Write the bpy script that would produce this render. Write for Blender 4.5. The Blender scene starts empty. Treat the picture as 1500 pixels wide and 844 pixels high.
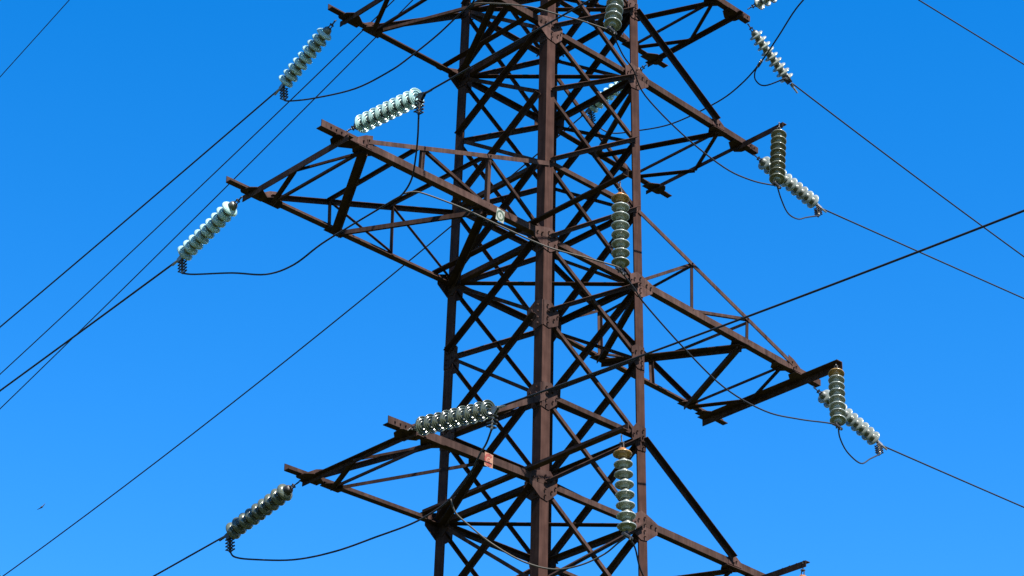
import bpy, bmesh, math, random
from mathutils import Vector as V, Matrix
rad = math.radians
random.seed(7)
S = bpy.context.scene
COL = S.collection

# ------------------------------------------------------------------ camera
cam = bpy.data.objects.new("camera", bpy.data.cameras.new("camera"))
COL.objects.link(cam)
cam.location = (-21.5193, -22.3803, -17.2671)
cam.rotation_euler = (rad(119.0244), rad(-1.16666), rad(-43.63313))
cam.data.sensor_width = 36.0
cam.data.lens = 85.8014
cam.data.clip_end = 20000
S.camera = cam

# ------------------------------------------------------------------ sky, sun, exposure
SUN = V((-0.035, -0.60, 0.80)).normalized()          # towards the sun
SUN_EL = math.asin(SUN.z)
SUN_AZ = math.atan2(SUN.x, SUN.y)
world = bpy.data.worlds.new("World")
S.world = world
world.use_nodes = True
nt = world.node_tree
nt.nodes.clear()
sky = nt.nodes.new("ShaderNodeTexSky")
sky.sky_type = 'NISHITA'
sky.sun_disc = False
sky.sun_elevation = SUN_EL
sky.sun_rotation = SUN_AZ
sky.altitude = 200
sky.air_density = 1.0
sky.dust_density = 0.1
sky.ozone_density = 3.0
hsv = nt.nodes.new("ShaderNodeHueSaturation")
hsv.inputs["Hue"].default_value = 0.505
hsv.inputs["Saturation"].default_value = 1.413
hsv.inputs["Value"].default_value = 1.10
bg = nt.nodes.new("ShaderNodeBackground")
bg.inputs["Strength"].default_value = 0.0705
wo = nt.nodes.new("ShaderNodeOutputWorld")
nt.links.new(sky.outputs[0], hsv.inputs["Color"])
nt.links.new(hsv.outputs[0], bg.inputs["Color"])
nt.links.new(bg.outputs[0], wo.inputs["Surface"])

sl = bpy.data.lights.new("sun", 'SUN')
sl.energy = 5.0
sl.angle = rad(0.53)
sl.color = (1.0, 0.95, 0.88)
sun = bpy.data.objects.new("sun", sl)
COL.objects.link(sun)
sun.rotation_euler = SUN.to_track_quat('Z', 'Y').to_euler()

S.view_settings.view_transform = 'Standard'
S.view_settings.look = 'None'
S.view_settings.exposure = 1.9
S.view_settings.gamma = 1.0
S.cycles.max_bounces = 10
S.cycles.transmission_bounces = 10
S.cycles.transparent_max_bounces = 12

# ------------------------------------------------------------------ materials
def new_mat(name):
    m = bpy.data.materials.new(name)
    m.use_nodes = True
    n = m.node_tree
    b = n.nodes["Principled BSDF"]
    return m, n, b

def steel(name, dark, mid, rust, rust_amount, rough=0.85, spec=0.05):
    """weathered paint: two tones in blotches plus rust patches"""
    m, n, b = new_mat(name)
    tc = n.nodes.new("ShaderNodeTexCoord")
    n1 = n.nodes.new("ShaderNodeTexNoise"); n1.inputs["Scale"].default_value = 5.0; n1.inputs["Detail"].default_value = 7
    n2 = n.nodes.new("ShaderNodeTexNoise"); n2.inputs["Scale"].default_value = 2.3; n2.inputs["Detail"].default_value = 9; n2.inputs["Roughness"].default_value = 0.7
    n3 = n.nodes.new("ShaderNodeTexNoise"); n3.inputs["Scale"].default_value = 60; n3.inputs["Detail"].default_value = 3
    for q in (n1, n2, n3): n.links.new(tc.outputs["Object"], q.inputs["Vector"])
    r1 = n.nodes.new("ShaderNodeValToRGB")
    r1.color_ramp.elements[0].position = 0.35; r1.color_ramp.elements[0].color = (*dark, 1)
    r1.color_ramp.elements[1].position = 0.68; r1.color_ramp.elements[1].color = (*mid, 1)
    r2 = n.nodes.new("ShaderNodeValToRGB")
    r2.color_ramp.elements[0].position = 0.72 - rust_amount; r2.color_ramp.elements[0].color = (0, 0, 0, 1)
    r2.color_ramp.elements[1].position = 0.80 - rust_amount; r2.color_ramp.elements[1].color = (1, 1, 1, 1)
    mx = n.nodes.new("ShaderNodeMix"); mx.data_type = 'RGBA'
    mx.inputs[7].default_value = (*rust, 1)
    n.links.new(n1.outputs[0], r1.inputs[0]); n.links.new(n2.outputs[0], r2.inputs[0])
    n.links.new(r1.outputs[0], mx.inputs[6]); n.links.new(r2.outputs[0], mx.inputs[0])
    # every bar aged a little differently
    oi = n.nodes.new("ShaderNodeObjectInfo")
    mr = n.nodes.new("ShaderNodeMapRange"); mr.inputs["To Min"].default_value = 0.62; mr.inputs["To Max"].default_value = 1.22
    n.links.new(oi.outputs["Random"], mr.inputs["Value"])
    # streaks running down the steel
    mp = n.nodes.new("ShaderNodeMapping"); mp.inputs["Scale"].default_value = (26, 26, 1.6)
    n4 = n.nodes.new("ShaderNodeTexNoise"); n4.inputs["Scale"].default_value = 1.0; n4.inputs["Detail"].default_value = 5
    n.links.new(tc.outputs["Object"], mp.inputs[0]); n.links.new(mp.outputs[0], n4.inputs["Vector"])
    m4 = n.nodes.new("ShaderNodeMapRange"); m4.inputs["From Min"].default_value = 0.3; m4.inputs["From Max"].default_value = 0.7
    m4.inputs["To Min"].default_value = 0.72; m4.inputs["To Max"].default_value = 1.25
    n.links.new(n4.outputs[0], m4.inputs["Value"])
    mu = n.nodes.new("ShaderNodeMath"); mu.operation = 'MULTIPLY'
    n.links.new(mr.outputs[0], mu.inputs[0]); n.links.new(m4.outputs[0], mu.inputs[1])
    hs = n.nodes.new("ShaderNodeHueSaturation"); hs.inputs["Saturation"].default_value = 0.94
    n.links.new(mu.outputs[0], hs.inputs["Value"]); n.links.new(mx.outputs[2], hs.inputs["Color"])
    n.links.new(hs.outputs[0], b.inputs["Base Color"])
    b.inputs["Roughness"].default_value = rough
    b.inputs["Specular IOR Level"].default_value = spec
    bp = n.nodes.new("ShaderNodeBump"); bp.inputs["Strength"].default_value = 0.25; bp.inputs["Distance"].default_value = 0.004
    n.links.new(n3.outputs[0], bp.inputs["Height"]); n.links.new(bp.outputs[0], b.inputs["Normal"])
    return m

M_LEG = steel("brown_painted_leg_steel", (0.0272, 0.0120, 0.0088), (0.0400, 0.0188, 0.0140), (0.0600, 0.0224, 0.0120), 0.05)
M_BAR = steel("brown_painted_bar_steel", (0.0248, 0.0132, 0.0104), (0.0424, 0.0240, 0.0192), (0.0544, 0.0216, 0.0128), 0.06)
M_PLATE = steel("weathered_plate_steel", (0.0288, 0.0144, 0.0116), (0.0528, 0.0288, 0.0232), (0.0800, 0.0256, 0.0096), 0.09)
M_RUST = steel("orange_rust_metal", (0.1600, 0.0496, 0.0160), (0.2400, 0.0920, 0.0280), (0.2880, 0.1440, 0.0440), 0.1, 0.8)

def plain(name, col, rough=0.5, metal=0.0, spec=0.5, noise=0.25, scale=30):
    m, n, b = new_mat(name)
    tc = n.nodes.new("ShaderNodeTexCoord")
    nz = n.nodes.new("ShaderNodeTexNoise"); nz.inputs["Scale"].default_value = scale; nz.inputs["Detail"].default_value = 5
    n.links.new(tc.outputs["Object"], nz.inputs["Vector"])
    rp = n.nodes.new("ShaderNodeValToRGB")
    rp.color_ramp.elements[0].position = 0.3; rp.color_ramp.elements[1].position = 0.7
    rp.color_ramp.elements[0].color = tuple(c * (1 - noise) for c in col) + (1,)
    rp.color_ramp.elements[1].color = tuple(min(1, c * (1 + noise)) for c in col) + (1,)
    n.links.new(nz.outputs[0], rp.inputs[0]); n.links.new(rp.outputs[0], b.inputs["Base Color"])
    b.inputs["Roughness"].default_value = rough; b.inputs["Metallic"].default_value = metal
    b.inputs["Specular IOR Level"].default_value = spec
    return m

M_FIT = plain("dark_fitting_steel", (0.0174, 0.0149, 0.0149), 0.55, 0.3)
M_GALV = plain("grey_galvanised_steel", (0.0794, 0.0868, 0.0744), 0.45, 0.35)
M_WIRE = plain("weathered_aluminium_wire", (0.0109, 0.0109, 0.0139), 0.7, 0.0, 0.2, noise=0.1)
M_CABLE = plain("dark_jumper_cable", (0.0090, 0.0090, 0.0119), 0.7, 0.0, 0.2, noise=0.1)
M_LINK = plain("sunlit_jumper_cable", (0.036, 0.032, 0.026), 0.6, 0.0, 0.2, noise=0.15)  # paler copy of the jumper cable, its sunlit look put into the colour
M_BRIGHT = plain("bare_bright_metal", (0.1686, 0.1587, 0.1389), 0.4, 0.4)
M_WHITE = plain("white_enamel", (0.150, 0.160, 0.128), 0.5, noise=0.06)
M_CREAM = plain("cream_enamel", (0.190, 0.092, 0.048), 0.5, noise=0.12)
M_GREEN = plain("green_sign_paint", (0.0223, 0.0422, 0.0198), 0.5, noise=0.1)
M_RED = plain("red_sign_paint", (0.150, 0.022, 0.008), 0.5, noise=0.15)
M_BIRD = plain("dark_feathers", (0.0248, 0.0248, 0.0298), 0.8)
M_CONC = plain("concrete", (0.1587, 0.1538, 0.1438), 0.9, noise=0.2, scale=6)

def glass(name, tint, trans, rough):
    m, n, b = new_mat(name)
    b.inputs["Base Color"].default_value = (*tint, 1)
    b.inputs["Transmission Weight"].default_value = trans
    b.inputs["Roughness"].default_value = rough
    b.inputs["IOR"].default_value = 1.5
    tc = n.nodes.new("ShaderNodeTexCoord")
    nz = n.nodes.new("ShaderNodeTexNoise"); nz.inputs["Scale"].default_value = 14; nz.inputs["Detail"].default_value = 4
    n.links.new(tc.outputs["Object"], nz.inputs["Vector"])
    oi = n.nodes.new("ShaderNodeObjectInfo")
    nd = n.nodes.new("ShaderNodeTexNoise"); nd.noise_dimensions = '4D'; nd.inputs["Scale"].default_value = 7; nd.inputs["Detail"].default_value = 5
    wm = n.nodes.new("ShaderNodeMath"); wm.operation = 'MULTIPLY'; wm.inputs[1].default_value = 40
    n.links.new(oi.outputs["Random"], wm.inputs[0]); n.links.new(wm.outputs[0], nd.inputs["W"]); n.links.new(tc.outputs["Object"], nd.inputs["Vector"])
    dr = n.nodes.new("ShaderNodeMapRange"); dr.inputs["From Min"].default_value = 0.5; dr.inputs["From Max"].default_value = 0.75; dr.inputs["To Max"].default_value = 0.55
    n.links.new(nd.outputs[0], dr.inputs["Value"])
    mx = n.nodes.new("ShaderNodeMix"); mx.data_type = 'RGBA'
    mx.inputs[6].default_value = (*tint, 1); mx.inputs[7].default_value = (tint[0] * 0.75, tint[1] * 0.62, tint[2] * 0.48, 1)
    n.links.new(dr.outputs[0], mx.inputs[0])
    hs = n.nodes.new("ShaderNodeHueSaturation")
    vr = n.nodes.new("ShaderNodeMapRange"); vr.inputs["To Min"].default_value = 0.80; vr.inputs["To Max"].default_value = 1.18
    n.links.new(oi.outputs["Random"], vr.inputs["Value"]); n.links.new(vr.outputs[0], hs.inputs["Value"])
    n.links.new(mx.outputs[2], hs.inputs["Color"]); n.links.new(hs.outputs[0], b.inputs["Base Color"])
    mr = n.nodes.new("ShaderNodeMapRange")
    mr.inputs["To Min"].default_value = max(0.02, rough - 0.06); mr.inputs["To Max"].default_value = rough + 0.12
    n.links.new(nz.outputs[0], mr.inputs["Value"]); n.links.new(mr.outputs[0], b.inputs["Roughness"])
    return m

G_MINT = glass("pale_mint_glass", (0.335, 0.50, 0.485), 0.42, 0.17)
G_SAGE = glass("dusty_sage_glass", (0.215, 0.245, 0.225), 0.20, 0.18)
G_OLIVE = glass("dusty_backdrop_darkened_glass", (0.084, 0.100, 0.074), 0.42, 0.18)  # dusty glass; tint darkened to stand for the dark backdrop seen through it
G_MOSS = glass("dusty_moss_glass", (0.135, 0.140, 0.100), 0.25, 0.18)
G_AMBER = glass("rust_stained_glass", (0.22, 0.125, 0.034), 0.2, 0.25)

def ground_mat():
    m, n, b = new_mat("meadow_grass")
    tc = n.nodes.new("ShaderNodeTexCoord")
    a = n.nodes.new("ShaderNodeTexNoise"); a.inputs["Scale"].default_value = 0.05; a.inputs["Detail"].default_value = 10
    c = n.nodes.new("ShaderNodeTexNoise"); c.inputs["Scale"].default_value = 3; c.inputs["Detail"].default_value = 8
    for q in (a, c): n.links.new(tc.outputs["Object"], q.inputs["Vector"])
    mx = n.nodes.new("ShaderNodeMath"); mx.operation = 'ADD'
    n.links.new(a.outputs[0], mx.inputs[0]); n.links.new(c.outputs[0], mx.inputs[1])
    h = n.nodes.new("ShaderNodeMath"); h.operation = 'MULTIPLY'; h.inputs[1].default_value = 0.5
    n.links.new(mx.outputs[0], h.inputs[0])
    r = n.nodes.new("ShaderNodeValToRGB")
    r.color_ramp.elements[0].position = 0.3; r.color_ramp.elements[0].color = (0.018, 0.028, 0.008, 1)
    r.color_ramp.elements[1].position = 0.7; r.color_ramp.elements[1].color = (0.05, 0.058, 0.02, 1)
    n.links.new(h.outputs[0], r.inputs[0]); n.links.new(r.outputs[0], b.inputs["Base Color"])
    b.inputs["Roughness"].default_value = 0.95
    b.inputs["Specular IOR Level"].default_value = 0.1
    return m

# ------------------------------------------------------------------ mesh helpers
def obj(name, bm, mat, parent=None, smooth=False, loc=None):
    me = bpy.data.meshes.new(name)
    bmesh.ops.recalc_face_normals(bm, faces=bm.faces)
    bm.to_mesh(me); bm.free()
    for mm in (mat if isinstance(mat, (list, tuple)) else [mat]): me.materials.append(mm)
    if smooth:
        for p in me.polygons: p.use_smooth = True
    o = bpy.data.objects.new(name, me); COL.objects.link(o)
    if parent is not None: o.parent = parent
    if loc is not None: o.location = loc
    return o

def empty(name, loc=(0, 0, 0)):
    o = bpy.data.objects.new(name, None); COL.objects.link(o)
    o.location = loc; o.empty_display_size = 0.3
    return o

def tag(o, label, cat, group=None):
    o["label"] = label; o["category"] = cat
    if group: o["group"] = group
    return o

def prism(bm, poly0, poly1):
    a = [bm.verts.new(p) for p in poly0]; b = [bm.verts.new(p) for p in poly1]
    n = len(a)
    bm.faces.new(a); bm.faces.new(b[::-1])
    for i in range(n):
        bm.faces.new((a[i], b[i], b[(i + 1) % n], a[(i + 1) % n]))

def angle(bm, p0, p1, w, u, v, t=None, wv=None):
    """L section from p0 to p1: corner on that line, flanges along u and v"""
    p0, p1, u, v = V(p0), V(p1), V(u), V(v)
    wv = wv or w
    t = t or max(0.007, w * 0.1)
    d = (p1 - p0).normalized()
    u = (u - d * u.dot(d)).normalized()
    v = (v - d * v.dot(d)); v = (v - u * v.dot(u)).normalized()
    prof = [(0, 0), (w, 0), (w, t), (t, t), (t, wv), (0, wv)]
    prism(bm, [p0 + u * a + v * b for a, b in prof], [p1 + u * a + v * b for a, b in prof])

def plate(bm, o, u, v, n, pts, off, t):
    """flat plate: polygon pts in the (u, v) plane at o, from off to off+t along n"""
    o, u, v, n = V(o), V(u), V(v), V(n)
    prism(bm, [o + u * a + v * b + n * off for a, b in pts], [o + u * a + v * b + n * (off + t) for a, b in pts])

def cyl(bm, p0, p1, r, seg=8, r1=None):
    p0, p1 = V(p0), V(p1); d = (p1 - p0).normalized()
    u = d.orthogonal().normalized(); v = d.cross(u)
    r1 = r if r1 is None else r1
    A = [(math.cos(2 * math.pi * i / seg), math.sin(2 * math.pi * i / seg)) for i in range(seg)]
    prism(bm, [p0 + (u * a + v * b) * r for a, b in A], [p1 + (u * a + v * b) * r1 for a, b in A])

def bolt(bm, p, n, r=0.015, h=0.013):
    p = V(p); n = V(n)
    cyl(bm, p - n * 0.004, p + n * h, r, 6)
    cyl(bm, p + n * (h - 0.002), p + n * (h + 0.009), r * 0.5, 6)

def smooth_path(pts, sub=6):
    P = [V(p) for p in pts]
    Q = [P[0] * 2 - P[1]] + P + [P[-1] * 2 - P[-2]]
    out = []
    for i in range(1, len(Q) - 2):
        a, b, c, d = Q[i - 1:i + 3]
        for k in range(sub):
            t = k / sub
            out.append(0.5 * ((2 * b) + (c - a) * t + (2 * a - 5 * b + 4 * c - d) * t * t + (3 * b - a - 3 * c + d) * t ** 3))
    out.append(P[-1])
    return out

def tube(bm, pts, r, seg=8):
    rings = []
    u = None
    for i, p in enumerate(pts):
        a = pts[max(0, i - 1)]; b = pts[min(len(pts) - 1, i + 1)]
        d = (b - a).normalized()
        if u is None: u = d.orthogonal().normalized()
        u = (u - d * u.dot(d)).normalized(); w = d.cross(u)
        rings.append([bm.verts.new(p + (u * math.cos(6.28318 * k / seg) + w * math.sin(6.28318 * k / seg)) * r) for k in range(seg)])
    for a, b in zip(rings, rings[1:]):
        for k in range(seg):
            bm.faces.new((a[k], a[(k + 1) % seg], b[(k + 1) % seg], b[k]))
    bm.faces.new(rings[0]); bm.faces.new(rings[-1][::-1])

def lathe(bm, prof, o, d, seg=22, mat=0):
    """prof: (along d, radius) pairs, closed on the axis at both ends"""
    o = V(o); d = V(d).normalized(); u = d.orthogonal().normalized(); w = d.cross(u)
    rings = []
    for a, r in prof:
        if r < 1e-6: rings.append([bm.verts.new(o + d * a)])
        else: rings.append([bm.verts.new(o + d * a + (u * math.cos(2 * math.pi * k / seg) + w * math.sin(2 * math.pi * k / seg)) * r) for k in range(seg)])
    for A, B in zip(rings, rings[1:]):
        for k in range(seg):
            k2 = (k + 1) % seg
            if len(A) == 1 and len(B) == 1: continue
            if len(A) == 1: f = bm.faces.new((A[0], B[k], B[k2]))
            elif len(B) == 1: f = bm.faces.new((A[k], A[k2], B[0]))
            else: f = bm.faces.new((A[k], A[k2], B[k2], B[k]))
            f.material_index = mat

# ------------------------------------------------------------------ ground
GZ = -18.9
bm = bmesh.new()
N = 40
vs = [[bm.verts.new((x, y, GZ)) for y in [((j / N) * 2 - 1) * 4000 for j in range(N + 1)]] for x in [((i / N) * 2 - 1) * 4000 for i in range(N + 1)]]
for i in range(N):
    for j in range(N): bm.faces.new((vs[i][j], vs[i + 1][j], vs[i + 1][j + 1], vs[i][j + 1]))
g = obj("ground", bm, ground_mat()); g["kind"] = "structure"; g["label"] = "rough green meadow below the pylon"

# ------------------------------------------------------------------ the lattice tower
TZ = 0.0
def hw(z):                                   # half width of the body
    if z >= -5.2: return 1.0 - 0.0074 * z
    return 1.0385 + (-5.2 - z) * 0.072       # spreads towards the feet
tower = tag(empty("transmission_tower", (0, 0, GZ)), "tall rusty brown steel lattice pylon with four corner legs and sideways crossarms", "pylon")
TOFF = V((0, 0, -GZ))                        # parts are built in world heights, then shifted to the tower's base
def part(name, bm, mat, parent=None, smooth=False):
    for v_ in bm.verts: v_.co += TOFF
    return obj(name, bm, mat, parent or tower, smooth)

X, Y, Z = V((1, 0, 0)), V((0, 1, 0)), V((0, 0, 1))
CORN = {'near': (-1, -1), 'right': (1, -1), 'left': (-1, 1), 'back': (1, 1)}
def P(c, z):
    s = CORN[c]; return V((s[0] * hw(z), s[1] * hw(z), z))
TOP = 9.7
# faces: left corner, right corner (as seen from outside), outward normal
FACES = [('near', 'right', -Y), ('left', 'near', -X), ('back', 'left', Y), ('right', 'back', X)]
NODES = [TOP, 8.5, 7.3, 6.1, 4.87, 3.62, 2.49, 1.28, 0.0, -1.19, -2.46, -3.8, -5.2]
BASE = [-5.2, -8.2, -11.8, -15.4, -18.6]

legs = {}
for c, (sx, sy) in CORN.items():
    bm = bmesh.new()
    for z0, z1 in ((GZ + 0.15, -5.2), (-5.2, TOP + 0.1)):
        p0, p1 = P(c, z0), P(c, z1)
        angle(bm, p0, p1, 0.165, V((-sx, 0, 0)), V((0, -sy, 0)), 0.014)
    legs[c] = part("leg", bm, M_LEG)
    bm = bmesh.new()
    f = P(c, GZ)
    prism(bm, [f + V((a, b, -0.2)) for a, b in ((-.45, -.45), (.45, -.45), (.45, .45), (-.45, .45))],
              [f + V((a, b, 0.25)) for a, b in ((-.32, -.32), (.32, -.32), (.32, .32), (-.32, .32))])
    part("footing", bm, M_CONC)

def face_bar(name, a, b, n, w, kind, mat=M_BAR, shift=0.0, trim=0.05):
    """kind 'in': flat flange behind the leg, second flange inwards from the lower edge.
       kind 'out': on the outside, second flange outwards from the upper edge."""
    d = (b - a).normalized()
    a = a + d * trim; b = b - d * trim
    up = Z - d * Z.dot(d)
    bm = bmesh.new()
    if kind == 'in':
        off = n * (-0.017 - shift)
        angle(bm, a + off - up.normalized() * w / 2, b + off - up.normalized() * w / 2, w, up, -n)
    elif kind == 'top_in':
        off = n * (0.010 + shift)
        angle(bm, a + off + up.normalized() * w / 2, b + off + up.normalized() * w / 2, w, -up, -n)
    else:
        off = n * (0.017 + shift)
        angle(bm, a + off + up.normalized() * w / 2, b + off + up.normalized() * w / 2, w * 0.72, -up, n, 0.008, w * 1.1)
    return part(name, bm, mat)

for zi in range(len(NODES) - 1):
    zh, zl = NODES[zi], NODES[zi + 1]
    for l, r, n in FACES:
        lh, ll, rh, rl = P(l, zh), P(l, zl), P(r, zh), P(r, zl)
        inw_l = (rh - lh).normalized() * 0.06
        front = n.x + n.y < 0
        face_bar("diagonal_brace", lh + inw_l, rl - inw_l, n, 0.052 if front else 0.078, 'in' if front else 'top_in')
        face_bar("diagonal_brace", ll + inw_l, rh - inw_l, n, 0.080 if front else 0.048, 'out' if front else 'top_in', shift=0.0 if front else 0.012)
for zi in range(len(BASE) - 1):
    zh, zl = BASE[zi], BASE[zi + 1]
    for l, r, n in FACES:
        lh, ll, rh, rl = P(l, zh), P(l, zl), P(r, zh), P(r, zl)
        face_bar("base_brace", lh, rl, n, 0.075, 'in')
        face_bar("base_brace", ll, rh, n, 0.075, 'out')
for z in (TOP, 6.1, 4.87, 3.62, 1.28, 0.0, -2.46, -3.8, -5.2, -11.8):
    for l, r, n in FACES:
        k = 'in' if n.x + n.y < 0 else 'top_in'
        w = 0.080 if z in (6.1, 3.62, 0.0, -3.8) else 0.070
        dz = V((0, 0, 0.05))
        face_bar("horizontal_strut", P(l, z) + dz, P(r, z) + dz, n, w, k, shift=0.02)
# flat brace across the body at the crossarm levels, left corner to right corner
for z in (6.1, 4.87, 3.62, 0.0, -3.8):
    bm = bmesh.new()
    a, b = P('left', z), P('right', z)
    d = (b - a).normalized(); a = a + d * 0.12; b = b - d * 0.12
    side = V((-1, -1, 0)).normalized()
    angle(bm, a + Z * 0.03, b + Z * 0.03, 0.028, -Z, side, 0.007, 0.075)
    part("plan_brace", bm, M_BAR)

# gusset plates with bolts on every leg
def gusset(c, z, big, outer):
    sx, sy = CORN[c]
    for n, along in ((V((0, sy, 0)), V((-sx, 0, 0))), (V((sx, 0, 0)), V((0, -sy, 0)))):
        bm = bmesh.new()
        s = (1.05 if big else 0.80) * random.uniform(0.88, 1.12)
        j1, j2, j3 = (random.uniform(-.03, .03) for _ in range(3))
        lo = -0.20 if (outer and abs(n.y) > 0.5) else -0.004
        pts = [(lo, -0.05 * s), (0.0, -0.19 * s), (0.14 + j1, -0.21 * s), (0.27 * s, -0.10 * s + j2), (0.28 * s, 0.09 * s + j3), (0.15 + j2, 0.20 * s), (0.0, 0.17 * s), (lo, 0.10 * s)]
        if lo > -0.01: pts = pts[1:-1]
        plate(bm, P(c, z), along, Z, n, pts, 0.002, 0.011)
        bs = [(0.07, 0.11), (0.07, 0.02), (0.07, -0.07), (0.07, -0.15), (0.19, 0.06), (0.19, -0.07), (0.26, 0.0)]
        if lo < -0.1: bs += [(-0.06, 0.04), (-0.15, 0.03)]
        for a, b in bs:
            bolt(bm, P(c, z) + along * a + Z * b * s + n * 0.03, n)
        part("gusset_plate", bm, M_PLATE, None).parent = legs[c]
for c in CORN:
    for z in (6.1, 4.87, 3.62, 0.0, -1.19, -2.46, -3.8):
        big = z in (6.1, 3.62, 0.0, -1.19, -2.46, -3.8)
        gusset(c, z, big, z in (6.1, 3.62, 0.0, -3.8))

# ------------------------------------------------------------------ crossarms
def crossarm(s, z, L, stub, drop, long=False, bw=0.095, flip=False, beam_to=None, node=None, node2=None, f2=None, tie_x=None):
    """s: -1 left, +1 right. L: distance of the end beam from the axis. The long flat chords lie on the body's two faces."""
    yo = 1.015 - 0.0074 * z
    def pt(x, y, dz=0.0):                         # a point of the arm; the tip may sink a little
        t = max(0.0, (x - 1.0) / (L - 1.0))
        return V((s * x, y, z + dz - drop * t))
    bm = bmesh.new()
    cw = 0.105
    for y in (-1, 1):
        angle(bm, pt(0.93, y * yo), pt(L + stub, y * yo), cw, Z, V((0, -y, 0)), 0.011)
    for y in (-1, 1):                             # bolts along the stubs and roots
        for k in range(3): bolt(bm, pt(L + 0.08 + 0.09 * k, y * (yo + .002), 0.05), V((0, y, 0)), 0.013)
        for k in range(3): bolt(bm, pt(L - 0.3 + 0.08 * k, y * yo - y * 0.05, 0.013), Z, 0.013)
    # end beam under the chords
    y0 = -(beam_to or (yo + 0.10))
    xb, ub = (L + 0.05 - bw, V((s, 0, 0))) if flip else (L + 0.05, V((-s, 0, 0)))
    if flip:                                       # heavy outrigger in front, light beam behind
        angle(bm, pt(xb, y0, -0.004), pt(xb, -yo + 0.15, -0.004), bw, ub, -Z, 0.011)
        angle(bm, pt(xb, -yo + 0.15, -0.004), pt(xb, yo + 0.10, -0.004), 0.068, ub, -Z, 0.009)
    else:
        angle(bm, pt(xb, y0, -0.004), pt(xb, yo + 0.10, -0.004), bw, ub, -Z, 0.011)
    for yb in (-0.9, -0.8, 0.8, 0.9): bolt(bm, pt(L - 0.02, yb, -0.004), Z, 0.013)
    if beam_to:
        for k in range(4): bolt(bm, pt(L - 0.02, y0 + 0.06 + k * 0.13, -0.006), Z, 0.012)
    arm = part("crossarm", bm, M_BAR)
    def sub(name, bm, mat=M_BAR): return part(name, bm, mat, arm)
    # corner plates below, dark against the sky
    for y in (-1, 1):
        bm = bmesh.new()
        plate(bm, pt(L, y * yo, -0.008), V((s, 0, 0)), V((0, -y, 0)), Z, [(-.21, -.03), (.13, -.03), (.17, .0), (.14, .16), (.06, .24), (-.06, .22), (-.21, .12)], -0.012, 0.010)
        for a, b in ((-.13, .06), (.08, .06), (0, .15)): bolt(bm, pt(L, y * yo, -0.02) + V((s * a, -y * b, 0)), -Z, 0.013)
        sub("corner_plate", bm, M_BAR)
    # flat bracing between the chords
    def flat(p, q, w, lev):
        bm = bmesh.new()
        d = (q - p).normalized()
        h = V((-d.y, d.x, 0))
        off = -h * w * 0.5 + Z * (-0.02 - lev)
        angle(bm, p + off, q + off, w, h, -Z, None, w * 0.55)
        sub("flat_brace", bm)
    node, node2, f2 = node, node2, f2
    M = pt(L, 0.05)
    A, B = pt(node, -yo + .05), pt(node, yo - .05)
    flat(M, A, 0.063, 0.022); flat(M, B, 0.063, 0.012)
    flat(B, A, 0.065, 0.0)
    if long:
        C, D = pt(f2, yo - .05), pt(node2, -yo + .05)
        if s < 0:
            flat(A, C, 0.125, 0.012); flat(C, D, 0.125, 0.022); flat(D, V((s * 1.0, yo - .05, z)), 0.115, 0.012)
        else:
            flat(B, D, 0.125, 0.012); flat(D, C, 0.135, 0.022); flat(C, V((s * 1.0, -yo + .05, z)), 0.115, 0.012)
        plates = [(node, -1), (node, 1), (node2, -1), (f2, 1)]
    else:
        D = pt(node2, (-yo + .05) if s < 0 else (yo - .05))
        flat(B if s < 0 else A, D, 0.085, 0.012); flat(D, V((s * 1.0, (yo - .05) if s < 0 else (-yo + .05), z)), 0.095, 0.022)
        plates = [(node, -1), (node, 1), (node2, -1 if s < 0 else 1)]
    for px_, sy in plates:
        bm = bmesh.new()
        plate(bm, pt(px_, sy * yo, -0.008), V((s, 0, 0)), V((0, -sy, 0)), Z, [(-.16, -.02), (.15, -.02), (.16, .09), (.07, .19), (-.08, .18), (-.17, .08)], -0.012, 0.010)
        for a, b in ((-.08, .05), (.07, .05), (0, .13)): bolt(bm, pt(px_, sy * yo, -0.02) + V((s * a, -sy * b, 0)), -Z, 0.013)
        sub("corner_plate", bm, M_BAR)
    # ties from the node above the root down to the arm
    zt = {6.1: 7.3, 3.62: 4.87, 0.0: 1.28, -3.8: -2.46, TOP: TOP - 0.01}[z]
    w_t = hw(zt)
    ztip = 0.13
    for y in (-1, 1):
        yt = y * (yo + 0.004)
        top = V((s * (w_t - 0.05), y * (w_t + 0.017), zt)); end = pt(tie_x, yt + y * 0.012, ztip)
        bm = bmesh.new()
        d = (end - top).normalized(); up = (Z - d * Z.dot(d)).normalized()
        tw = 0.066 if long else 0.08
        angle(bm, top, end, tw, -up, V((0, -y, 0)) if (s < 0 or long) else V((0, y, 0)))
        sub("tie_bar", bm)
        bm = bmesh.new()
        plate(bm, end, V((s, 0, 0)), Z, V((0, y, 0)), [(-.10, -.12), (.18, -.12), (.16, -.03), (.02, .06), (-.10, .10)], -0.016, 0.008)
        for a, b in ((-.03, 0), (.06, -.05), (.0, -.09)): bolt(bm, end + V((s * a, 0, b)), V((0, y, 0)), 0.013)
        sub("tie_plate", bm, M_PLATE)
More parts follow.
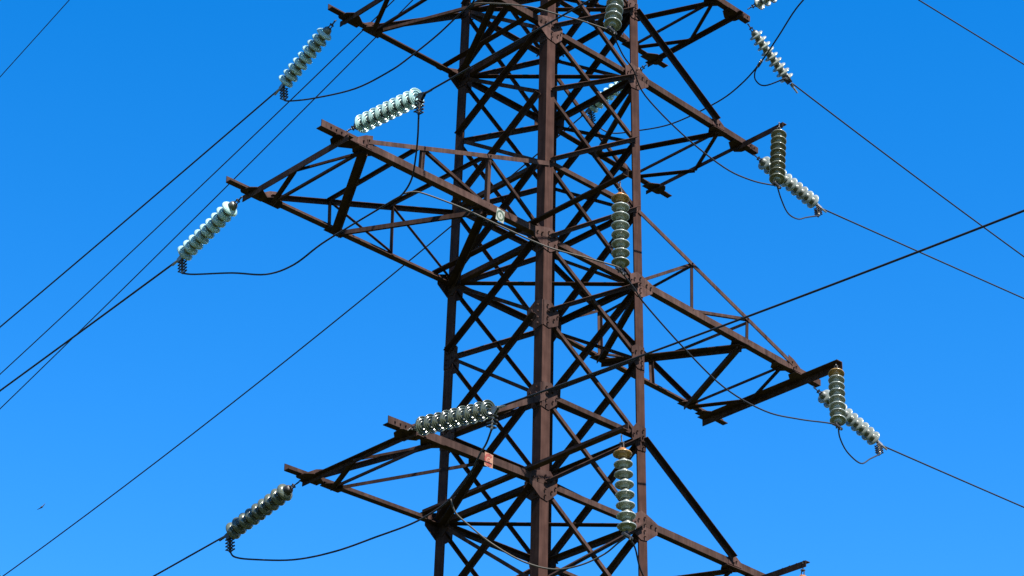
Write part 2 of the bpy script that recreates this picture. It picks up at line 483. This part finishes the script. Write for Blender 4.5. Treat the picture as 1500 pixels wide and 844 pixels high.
        if long:
            def on_tie(x):
                t = (x - abs(top.x)) / (tie_x - abs(top.x)); return top.lerp(end, t)
            xs = [2.10, 3.32] if y < 0 else [2.15, 3.3]
            prev = None
            for x in xs[::-1]:
                tpt = on_tie(x); bpt = pt(x, yt, 0.05)
                bm = bmesh.new()
                angle(bm, tpt + V((0, -y * 0.012, 0)), bpt + V((0, -y * 0.03, 0)), 0.058, V((-s, 0, 0)), V((0, -y, 0)))
                bolt(bm, bpt + V((-s * .03, -y * .02, .02)), V((0, y, 0)), 0.013)
                bolt(bm, tpt + V((-s * .03, 0, -.02)), V((0, y, 0)), 0.013)
                sub("post", bm)
                nx = xs[xs.index(x) - 1] if xs.index(x) > 0 else None
                tgt = pt(nx, yt, 0.07) if nx else V((s * (hw(z) + .02), yt, z + 0.10))
                bm = bmesh.new()
                angle(bm, tpt + V((0, -y * 0.022, -0.03)), tgt + V((0, -y * 0.045, 0)), 0.045, Z, V((0, -y, 0)))
                sub("post_brace", bm)
    if long:                                       # light bracing between the two ties
        def tie_at(x, y):
            top = V((s * (w_t - 0.05), y * (w_t - .03), zt)); end = pt(tie_x, y * (yo - .03), ztip)
            return top.lerp(end, (x - abs(top.x)) / (tie_x - abs(top.x)))
        for xa, xb in ((3.3, 3.35), (2.2, 2.1)):
            bm = bmesh.new()
            p, q = tie_at(xa, 1), tie_at(xb, -1)
            angle(bm, p, q, 0.05, V((s, 0, 0)), -Z)
            sub("tie_brace", bm)
    return arm

crossarm(-1, 0.0, 4.65, 0.42, 0.02, True, 0.10, False, None, 4.31, 2.13, 3.18, 4.30)
crossarm(1, 0.0, 4.55, 0.42, 0.16, True, 0.125, False, 1.75, 4.08, 3.17, 2.12, 4.32)
crossarm(-1, 3.62, 3.19, 0.37, 0.02, False, 0.09, False, None, 2.74, 2.02, None, 2.72)
crossarm(1, 3.62, 3.34, 0.36, 0.10, False, 0.095, True, 1.85, 2.80, 1.98, None, 2.72)
crossarm(-1, -3.8, 3.34, 0.37, 0.05, False, 0.08, True, None, 2.93, 2.09, None, 3.16)
crossarm(1, -3.8, 3.34, 0.24, 0.06, False, 0.095, True, 1.95, 2.80, 1.98, None, 2.78)
crossarm(1, 6.1, 3.30, 0.33, 0.06, False, 0.07, False, None, 2.78, 1.98, None, 2.75)
crossarm(-1, TOP, 3.34, 0.24, 0.0, False, 0.09, False, None, 2.80, 1.98, None, 2.75)

# long bars lying on the left chords past the near leg, each carrying a hanging string
HANG = {0.0: -2.83, 3.62: -2.83, -3.8: -2.82}
for z, yend in HANG.items():
    bm = bmesh.new()
    zz = z + 0.118
    angle(bm, (-1.19, 1.14, zz), (-1.19, yend, zz), 0.10, V((-1, 0, 0)), V((0, 0, -1)) if False else Z, 0.010)
    for k in range(9):
        bolt(bm, (-1.24, yend + 0.07 + 0.15 * k, zz - 0.002), -Z, 0.011)
    for k in (0.92, 1.02, -0.92, -1.02):
        bolt(bm, (-1.23, k, zz + 0.008), Z, 0.014)
    part("support_bar", bm, M_BAR)

# enamel phase plates bolted to the left chords
def phase_plate(x, z, mat_plate, mat_mark, letter, tilt):
    n = -Y; c = V((x, -(1.015 - 0.0074 * z) - 0.008, z))
    w, h = 0.074, 0.098
    R = Matrix.Rotation(tilt, 3, 'Y')
    u, v = R @ X, R @ Z
    bm = bmesh.new()
    plate(bm, c, u, v, n, [(-w, -h), (w, -h), (w, h), (-w, h)], 0.0, 0.004)
    for a in (-.9, .9): bolt(bm, c + v * h * a * .95 + n * .004, n, 0.006, 0.006)
    pl = part("phase_plate", bm, mat_plate)
    bm = bmesh.new()
    def arc(r0, r1, a0, a1, seg=26, sq=1.15):
        ring = []
        for i in range(seg + 1):
            a = a0 + (a1 - a0) * i / seg
            ring.append([bm.verts.new(c + u * r * math.cos(a) + v * r * sq * math.sin(a) + n * k) for r, k in ((r0, .0045), (r1, .0045), (r1, .0065), (r0, .0065))])
        for A, B in zip(ring, ring[1:]):
            for k in range(4): bm.faces.new((A[k], A[(k + 1) % 4], B[(k + 1) % 4], B[k]))
        bm.faces.new(ring[0]); bm.faces.new(ring[-1][::-1])
    if letter == 'ring':
        arc(0.050, 0.072, 0.0, 2 * math.pi - 0.001)
        plate(bm, c, u, v, n, [(-.007, -.022), (.007, -.022), (.007, .022), (-.007, .022)], 0.0045, 0.002)
    else:
        arc(0.046, 0.078, 0.75, 2 * math.pi - 0.75)
        arc(0.012, 0.026, 0.5, 2 * math.pi - 0.5, 14)
    part("plate_mark", bm, mat_mark, pl)
phase_plate(-1.87, -0.03, M_WHITE, M_GREEN, 'ring', 0.12)
phase_plate(-1.985, -3.80, M_CREAM, M_RED, 'C', 0.03)

# ------------------------------------------------------------------ insulator strings
def disc_profile_glass(flat):
    """cap side first; flat plates are the shallow pattern"""
    if flat:
        return [(0.060, 0.0), (0.060, 0.060), (0.064, 0.090), (0.070, 0.112), (0.075, 0.121), (0.083, 0.1245), (0.091, 0.122), (0.096, 0.113), (0.091, 0.104),
                (0.080, 0.102), (0.078, 0.080), (0.092, 0.074), (0.092, 0.062), (0.100, 0.056), (0.134, 0.053), (0.137, 0.0)]
    k = 1.22
    p = [(0.046, 0.058), (0.060, 0.060), (0.066, 0.085), (0.078, 0.108), (0.092, 0.123), (0.102, 0.1275), (0.109, 0.126),
         (0.110, 0.119), (0.098, 0.110), (0.100, 0.098), (0.112, 0.094), (0.112, 0.086), (0.094, 0.080), (0.097, 0.066), (0.110, 0.062), (0.110, 0.054), (0.092, 0.046)]
    q = [(0.058 + (a - 0.046) * k, r) for a, r in p]
    return [(q[0][0], 0.0)] + q + [(q[-1][0] - 0.004, 0.024), (q[-1][0], 0.0)]
CAP = [(0.0, 0.0), (0.0, 0.030), (0.008, 0.048), (0.025, 0.060), (0.056, 0.066), (0.068, 0.070), (0.071, 0.058), (0.066, 0.0)]

def string(label, A, B, n, gl, capmat, Jdir=None, first=None, droop=0.0, group=None, hang=False, cat="insulator"):
    """string from the arm (A) to the wire (B)"""
    A, B = V(A), V(B)
    root = tag(empty("insulator_string", A), label, cat, group)
    D = (B - A); Ltot = D.length; D.normalize()
    def loc(p): return p - A
    l0, l1 = (0.17, 0.07) if hang else (0.14, 0.13)
    pitch = (Ltot - l0 - l1) / n
    # shackle: two links
    bm = bmesh.new()
    sd = D.orthogonal().normalized()
    for k, (a, b) in enumerate(((-0.02, l0 * 0.6), (l0 * 0.45, l0 + 0.01))):
        s_ = sd if k == 0 else D.cross(sd)
        for q in (-0.018, 0.018): cyl(bm, D * a + s_ * q, D * b + s_ * q, 0.009, 6)
        cyl(bm, D * (a + .012) - s_ * .034, D * (a + .012) + s_ * .034, 0.011, 6)
        cyl(bm, D * (b - .012) - s_ * .034, D * (b - .012) + s_ * .034, 0.011, 6)
    obj("shackle", bm, M_FIT, root)
    sc = pitch / 0.135
    for i in range(n):
        o = D * (l0 + pitch * i)
        # a little play in every joint
        dd = (D + V((random.uniform(-1, 1), random.uniform(-1, 1), random.uniform(-1, 1))) * 0.018).normalized()
        bm = bmesh.new()
        lathe(bm, disc_profile_glass(hang or gl is G_SAGE), (0, 0, 0), dd, 28)
        is_first = first is not None and i == 0
        dobj = obj("disc", bm, G_AMBER if is_first else gl, root, True, o)
        if is_first: dobj["label"] = "rust stained top disc"
        bm = bmesh.new()
        lathe(bm, CAP, (0, 0, 0), dd, 16)
        obj("cap", bm, M_RUST if is_first else capmat, dobj, True)
        bm = bmesh.new()
        cyl(bm, dd * 0.094, dd * (pitch + 0.006), 0.012, 8)
        obj("pin", bm, M_FIT, dobj)
    # clamp on the wire end
    e0 = D * (Ltot - l1); e1 = D * Ltot
    bm = bmesh.new()
    if hang:
        cyl(bm, e0, e1, 0.014, 8)
        cyl(bm, e1 - V((.10, .02, 0.0)), e1 + V((.10, .02, 0.0)), 0.024, 8)
        cyl(bm, e1 - V((.04, .0, 0.04)), e1 + V((-.04, .0, 0.05)), 0.014, 6)
        cyl(bm, e1 - V((-.04, .0, 0.04)), e1 + V((.04, .0, 0.05)), 0.014, 6)
        obj("suspension_clamp", bm, M_FIT, root)
    else:
        cyl(bm, e0, e0 + D * 0.07, 0.013, 8)
        jd = V(Jdir).normalized()
        side = D.cross(jd).normalized()
        # wedge body: wide at the disc end, narrow at the wire, with a tail along the jumper
        for q in (-0.022, 0.014):
            prism(bm, [e0 + D * .04 + side * q - jd * .03, e1 + D * .03 + side * q - jd * .012, e1 + D * .03 + side * q + jd * .012, e0 + D * .07 + side * q + jd * .13],
                      [p + side * 0.008 for p in (e0 + D * .04 + side * q - jd * .03, e1 + D * .03 + side * q - jd * .012, e1 + D * .03 + side * q + jd * .012, e0 + D * .07 + side * q + jd * .13)])
        cyl(bm, e1 - D * .03, e1 + D * 0.16, 0.02, 8, 0.013)
        t0 = e0 + D * .07 + jd * .05
        cyl(bm, t0, t0 + jd * 0.23, 0.020, 8)
        cl = obj("wire_clamp", bm, M_BRIGHT if capmat is M_GALV else M_FIT, root)
        for k in range(4):
            bm = bmesh.new()
            c = t0 + jd * (0.045 + 0.05 * k)
            for q in (-0.034, 0.034):
                cyl(bm, c + D * q - side * .05, c + D * q + side * .043, 0.009, 6)
            for q in (-0.04, 0.04):
                cyl(bm, c - D * .05 + side * q, c + D * .043 + side * q, 0.011, 6)
            obj("clamp_bolt", bm, M_FIT, cl)
        return root, A + t0 + jd * 0.23
    return root, A + e1

GT = "tension insulator strings on the crossarm ends"
GH = "insulator strings hanging from outrigger bars"
dn = (0.05, -0.1, -1)
_, jL3F = string("pale mint glass string slanting down left from the longest left crossarm's far corner", (-4.70, 1.14, -0.04), (-4.7, 2.49, -0.47), 9, G_MINT, M_GALV, dn, group=GT)
_, jL3N = string("clear glass string rising right above the longest left crossarm with the green ringed plate", (-4.70, -1.13, 0.03), (-4.70, -2.60, -0.09), 9, G_MINT, M_FIT, (0, 0.05, -1), group=GT)
_, jL2F = string("pale mint glass string at upper left hanging from the top left crossarm's corner", (-3.42, 0.98, 3.46), (-3.4, 2.20, 2.88), 9, G_MINT, M_GALV, dn, group=GT)
_, jL5F = string("dark green glass string slanting down left from the lowest left crossarm's far corner", (-3.40, 1.14, -3.90), (-3.4, 2.62, -4.21), 9, G_OLIVE, M_FIT, dn, group=GT)
_, jL5N = string("dark green glass string lying over the lowest left crossarm above the red C plate", (-3.40, -1.10, -3.86), (-3.4, -2.72, -4.11), 9, G_OLIVE, M_GALV, (0, 0.1, -1), group=GT)
_, jR0X = string("greyish string at upper right crossed by a dark jumper cable, under the frame's top edge", (3.57, -0.98, 5.93), (4.62, -0.98, 5.24), 9, G_SAGE, M_GALV, (-1, -0.5, -0.35), group=GT)
_, jR2X = string("grey ribbed tension string passing behind the olive hanging string at the right", (3.62, -0.99, 3.42), (5.20, -0.98, 3.15), 10, G_SAGE, M_GALV, (-0.3, -0.3, -1), group=GT)
_, jR3X = string("grey ribbed tension string at the longest right crossarm's tip, lowest at right", (4.86, -0.99, -0.26), (6.43, -0.98, -0.67), 10, G_SAGE, M_GALV, (-0.3, -0.3, -1), group=GT)
_, jR0N = string("greyish glass string cut off by the frame's top edge right of the tower", (3.44, -1.12, 6.12), (3.44, -2.60, 6.12), 9, G_SAGE, M_FIT, (0, .1, -1), group=GT)
_, jR0F = string("shadowed glass string seen through the tower body behind the right leg", (3.40, 1.15, 6.08), (3.4, 2.55, 5.80), 9, G_MINT, M_FIT, (0.1, -0.1, -1), group=GT)
_, jL2N = string("clear glass string above the frame on the top left crossarm's near corner", (-3.42, -1.13, 3.64), (-3.42, -2.60, 3.44), 9, G_MINT, M_FIT, (0, .05, -1), group=GT)
_, bH3 = string("sage green string with orange rusty top disc hanging before the right leg at mid height", (-1.26, -2.74, 0.02), (-1.332, -2.82, -1.40), 8, G_SAGE, M_GALV, first=True, group=GH, hang=True)
_, bH5 = string("sage green string with orange rusty cap hanging low before the right leg", (-1.26, -2.76, -3.78), (-1.292, -2.89, -5.20), 8, G_SAGE, M_GALV, first=True, group=GH, hang=True)
_, bH2 = string("sage green string hanging at the frame's top edge beside the right leg", (-1.26, -2.74, 3.66), (-1.60, -2.915, 2.28), 8, G_SAGE, M_GALV, group=GH, hang=True)
_, bR3 = string("grey string with brown top disc hanging from the longest right crossarm's bar", (4.53, -1.68, -0.17), (4.21, -1.922, -1.45), 8, G_SAGE, M_GALV, first=True, group=GH, hang=True)
_, bR2 = string("olive brown string hanging from the upper right crossarm's bar", (3.29, -1.78, 3.50), (2.958, -1.966, 2.17), 8, G_MOSS, M_GALV, group=GH, hang=True)
_, bR5 = string("rusty orange topped string just showing at the frame's bottom right of the tower", (3.32, -1.88, -3.90), (3.217, -1.85, -5.27), 8, G_SAGE, M_GALV, first=True, group=GH, hang=True)

# ------------------------------------------------------------------ conductors
GW = "conductors strung from the pylon"
def conductor(label, o, axis, sgn, b, c, length, r=0.0115, mat=M_WIRE):
    o = V(o); pts = []
    n = 60
    for i in range(n + 1):
        t = length * (i / n) ** 1.6
        p = o.copy(); p[axis] += sgn * t; p.z += b * t + c * t * t
        pts.append(p)
    bm = bmesh.new(); tube(bm, pts, r, 8)
    return tag(obj("conductor", bm, mat, None, True), label, "power line", GW)
conductor("dark wire running down left from the longest left crossarm's pale glass string", (-4.7, 2.49, -0.478), 1, 1, -0.121, 0.0005, 110, 0.014)
conductor("dark wire running down left from the top left crossarm's glass string", (-3.4, 2.2, 2.876), 1, 1, -0.1937, 0.0010, 110, 0.0125)
conductor("short stretch of dark wire leaving the lowest left string for the bottom edge", (-3.4, 2.62, -4.205), 1, 1, -0.083, 0.0005, 110, 0.0125)
conductor("dark wire passing behind the tower down to the bottom left corner", (3.4, 2.55, 5.785), 1, 1, -0.2646, 0.0029, 90, 0.0125)
conductor("thin wire from the frame's top crossing left, second from the upper left string's wire", (0.0, 0.9, 7.896), 1, 1, -0.3054, 0.0019, 110, 0.0105)
conductor("thin wire from the frame's top crossing left, meeting the mid crossarm's wire far left", (0.6, 0.9, 8.491), 1, 1, -0.3385, 0.0014, 110, 0.0105)
conductor("faint thin wire cutting across the picture's upper left corner", (-3.4, 1.0, 10.30), 1, 1, -0.355, 0.0020, 110, 0.008)
conductor("dark wire climbing right from the clear glass string up to the frame's top", (-4.7, -2.6, -0.092), 1, -1, -0.0172, 0.0003, 90, 0.0125)
conductor("long dark wire rising right across the tower from the lowest left crossarm's string", (-3.4, -2.72, -4.11), 1, -1, -0.0738, 0.0021, 60, 0.0130)
conductor("wire hidden above the frame leaving the upper right crossarm's near string", (3.44, -2.6, 6.12), 1, -1, -0.05, 0.0015, 60, 0.0125)
conductor("wire hidden above the frame leaving the top left crossarm's near string", (-3.42, -2.6, 3.44), 1, -1, -0.03, 0.0010, 60, 0.0125)
conductor("dark wire running down right from the string at the frame's top right", (4.62, -0.98, 5.287), 0, 1, -0.1300, 0.0025, 70, 0.0125)
conductor("dark wire leaving the upper right crossarm's grey string for the right edge", (5.2, -0.98, 3.143), 0, 1, 0.0925, 0.0002, 80, 0.0125)
conductor("dark wire leaving the longest right crossarm's grey string for the right edge", (6.43, -0.98, -0.680), 0, 1, 0.0360, 0.0006, 80, 0.0125)
conductor("dark wire cutting across the picture's upper right corner", (1.05, -0.98, 8.52), 0, 1, 0.0460, 0.0000, 90, 0.0125)

# ------------------------------------------------------------------ jumper cables
GJ = "slack jumper cables between the strings"
def clip(parent, p, d):
    p, d = V(p), V(d).normalized(); q = d.orthogonal().normalized()
    bm = bmesh.new()
    cyl(bm, p - d * .07, p + d * .07, 0.026, 8)
    for k in (-.045, .045): cyl(bm, p + d * k - q * .055, p + d * k + q * .055, 0.012, 6)
    obj("cable_clip", bm, M_FIT, parent)
def jumper(label, pts, r=0.0125, mat=None):
    bm = bmesh.new(); tube(bm, smooth_path(pts, 6), r, 8)
    return tag(obj("jumper_cable", bm, mat or (M_LINK if label.startswith("pale") else M_CABLE), None, True), label, "cable", GJ)
jumper("slack dark loop under the longest left crossarm joining its two glass strings",
       [jL3F, (-4.67, 2.129, -0.85), (-4.6, 1.346, -1.108), (-4.52, 0.678, -1.36), (-4.45, 0.186, -1.38), (-4.35, -0.243, -1.199), (-4.25, -0.671, -1.072), (-4.15, -1.027, -0.959), (-4.08, -1.348, -0.876), (-4.05, -1.513, -0.83), (-4.15, -1.796, -0.766), (-4.35, -2.093, -0.654), (-4.58, -2.387, -0.58), jL3N], 0.0125)
jumper("slack dark loop under the lowest left crossarm joining its two green strings",
       [jL5F, (-3.38, 2.421, -4.58), (-3.34, 2.081, -4.70), (-3.27, 1.278, -4.915), (-3.18, 0.545, -4.985), (-3.08, -0.147, -4.958), (-2.95, -0.785, -4.891), (-2.8, -1.188, -4.694), (-2.8, -1.56, -4.481), (-3.05, -2.051, -4.40), (-3.3, -2.44, -4.46), jL5N], 0.0125)
jumper("dark loop sagging at upper left beneath the top left crossarm",
       [jL2F, (-3.38, 1.99, 2.55), (-3.34, 1.454, 2.369), (-3.25, 0.625, 2.19), (-3.15, -0.003, 2.235), (-3.07, -0.345, 2.355), (-2.95, -0.778, 2.578), (-2.9, -1.172, 2.759), (-2.9, -1.466, 2.833), (-3.05, -1.792, 2.917), (-3.25, -2.2, 3.02), jL2N], 0.0125)
jumper("pale cable from the left loop across the near leg to the mid rusty topped string",
       [(-4.05, -1.513, -0.83), (-3.951, -1.6, -0.793), (-3.795, -1.692, -0.805), (-3.329, -1.914, -0.917), (-2.862, -2.113, -1.061), (-2.275, -2.371, -1.232), (-1.779, -2.638, -1.311), (-1.412, -2.844, -1.38), (-1.332, -2.82, -1.402)], 0.011)
jumper("dark cable sagging from the mid rusty topped string to the longest right crossarm",
       [(-1.332, -2.82, -1.402), (-0.928, -2.69, -1.466), (-0.597, -2.563, -1.517), (0.483, -2.245, -1.636), (1.623, -1.97, -1.747), (2.614, -1.866, -1.736), (3.352, -1.882, -1.613), (4.004, -1.924, -1.466), (4.21, -1.922, -1.449)], 0.0115)
jumper("short loop below the two crossing strings at the longest right crossarm's tip",
       [(4.21, -1.922, -1.449), (4.44, -1.76, -1.50), (4.80, -1.60, -1.56), (5.30, -1.45, -1.53), (5.80, -1.25, -1.22), jR3X], 0.0115)
jumper("pale cable sagging low across the near leg to the lowest rusty capped string",
       [(-2.8, -1.251, -4.676), (-2.705, -1.257, -4.844), (-2.532, -1.356, -5.006), (-2.305, -1.497, -5.201), (-1.991, -1.733, -5.414), (-1.715, -2.004, -5.519), (-1.52, -2.292, -5.487), (-1.385, -2.576, -5.381), (-1.331, -2.761, -5.272), (-1.292, -2.89, -5.202)], 0.011)
jumper("dark cable dropping from the lowest rusty capped string past the frame's bottom edge",
       [(-1.292, -2.89, -5.202), (-1.04, -2.777, -5.242), (-0.558, -2.457, -5.385), (0.32, -2.083, -5.56), (1.297, -1.91, -5.572), (2.451, -1.865, -5.387), (3.217, -1.847, -5.272)], 0.0115)
jumper("pale cable near the frame's top edge crossing the near leg to the top hanging string",
       [(-2.9, -1.40, 2.815), (-2.856, -1.519, 2.806), (-2.623, -1.831, 2.756), (-2.378, -2.128, 2.672), (-2.116, -2.407, 2.537), (-1.921, -2.616, 2.439), (-1.721, -2.819, 2.323), (-1.61, -2.915, 2.278)], 0.011)
jumper("dark cable sagging from the top hanging string to the olive hanging string",
       [(-1.61, -2.915, 2.278), (-1.162, -2.698, 2.198), (-0.815, -2.576, 2.158), (-0.339, -2.347, 2.064), (0.71, -2.101, 1.995), (1.774, -1.942, 1.975), (2.408, -1.923, 2.035), (2.848, -1.951, 2.131), (2.958, -1.966, 2.17)], 0.0115)
jumper("short loop below the olive hanging string and the grey tension string",
       [(2.958, -1.966, 2.17), (3.25, -1.80, 2.11), (3.70, -1.55, 2.16), (4.20, -1.33, 2.36), (4.65, -1.14, 2.66), jR2X], 0.0115)
jr = jumper("dark cable descending from the frame's top at right and curving behind the tower",
       [jR0N, (3.424, -2.104, 5.60), (3.69, -1.503, 5.50), (3.888, -0.927, 5.347), (3.986, -0.419, 5.219), (4.014, 0.137, 5.14), (3.947, 1.08, 5.12), (3.797, 1.81, 5.23), (3.646, 2.262, 5.33), jR0F], 0.0125)
clip(jr, (3.888, -0.927, 5.347), (.2, .55, -.17))
jumper("small curl of cable joining the long dark cable to the upper right string's clamp",
       [(3.888, -0.927, 5.347), (3.91, -0.80, 5.25), (4.02, -0.72, 5.17), (4.20, -0.76, 5.14), jR0X], 0.0115)

# ------------------------------------------------------------------ a far bird
b_loc = V((32.159, 65.959, 27.026))
bm = bmesh.new()
right = V((0.724, -0.69, 0)); upv = V((0, 0, 1)); fwd = right.cross(upv)
span = (right * 0.72 + upv * 0.62).normalized()
wing = (span.cross(V((0.69, 0.72, 0.2)))).normalized()
secs = []
for t, ch, th, bend in ((-1, .02, .008, .10), (-.72, .09, .02, .05), (-.4, .13, .03, .0), (-.13, .15, .05, .0), (0, .30, .07, .0), (.13, .15, .05, .0), (.4, .13, .03, .03), (.72, .09, .02, .10), (1, .02, .008, .2)):
    c = span * t * 0.24 + wing * bend * 0.3
    f = V((0.69, 0.72, 0.2)).normalized()
    secs.append([bm.verts.new(c + f * (a * ch * .5) + wing * (b_ * th * .5)) for a, b_ in ((1, 0), (.4, 1), (-.5, .8), (-1, 0), (-.5, -.8), (.4, -1))])
for A_, B_ in zip(secs, secs[1:]):
    for k in range(6): bm.faces.new((A_[k], A_[(k + 1) % 6], B_[(k + 1) % 6], B_[k]))
bm.faces.new(secs[0]); bm.faces.new(secs[-1][::-1])
tag(obj("bird", bm, M_BIRD, None, True, b_loc), "tiny dark bird gliding with tilted wings, far off at lower left", "bird")
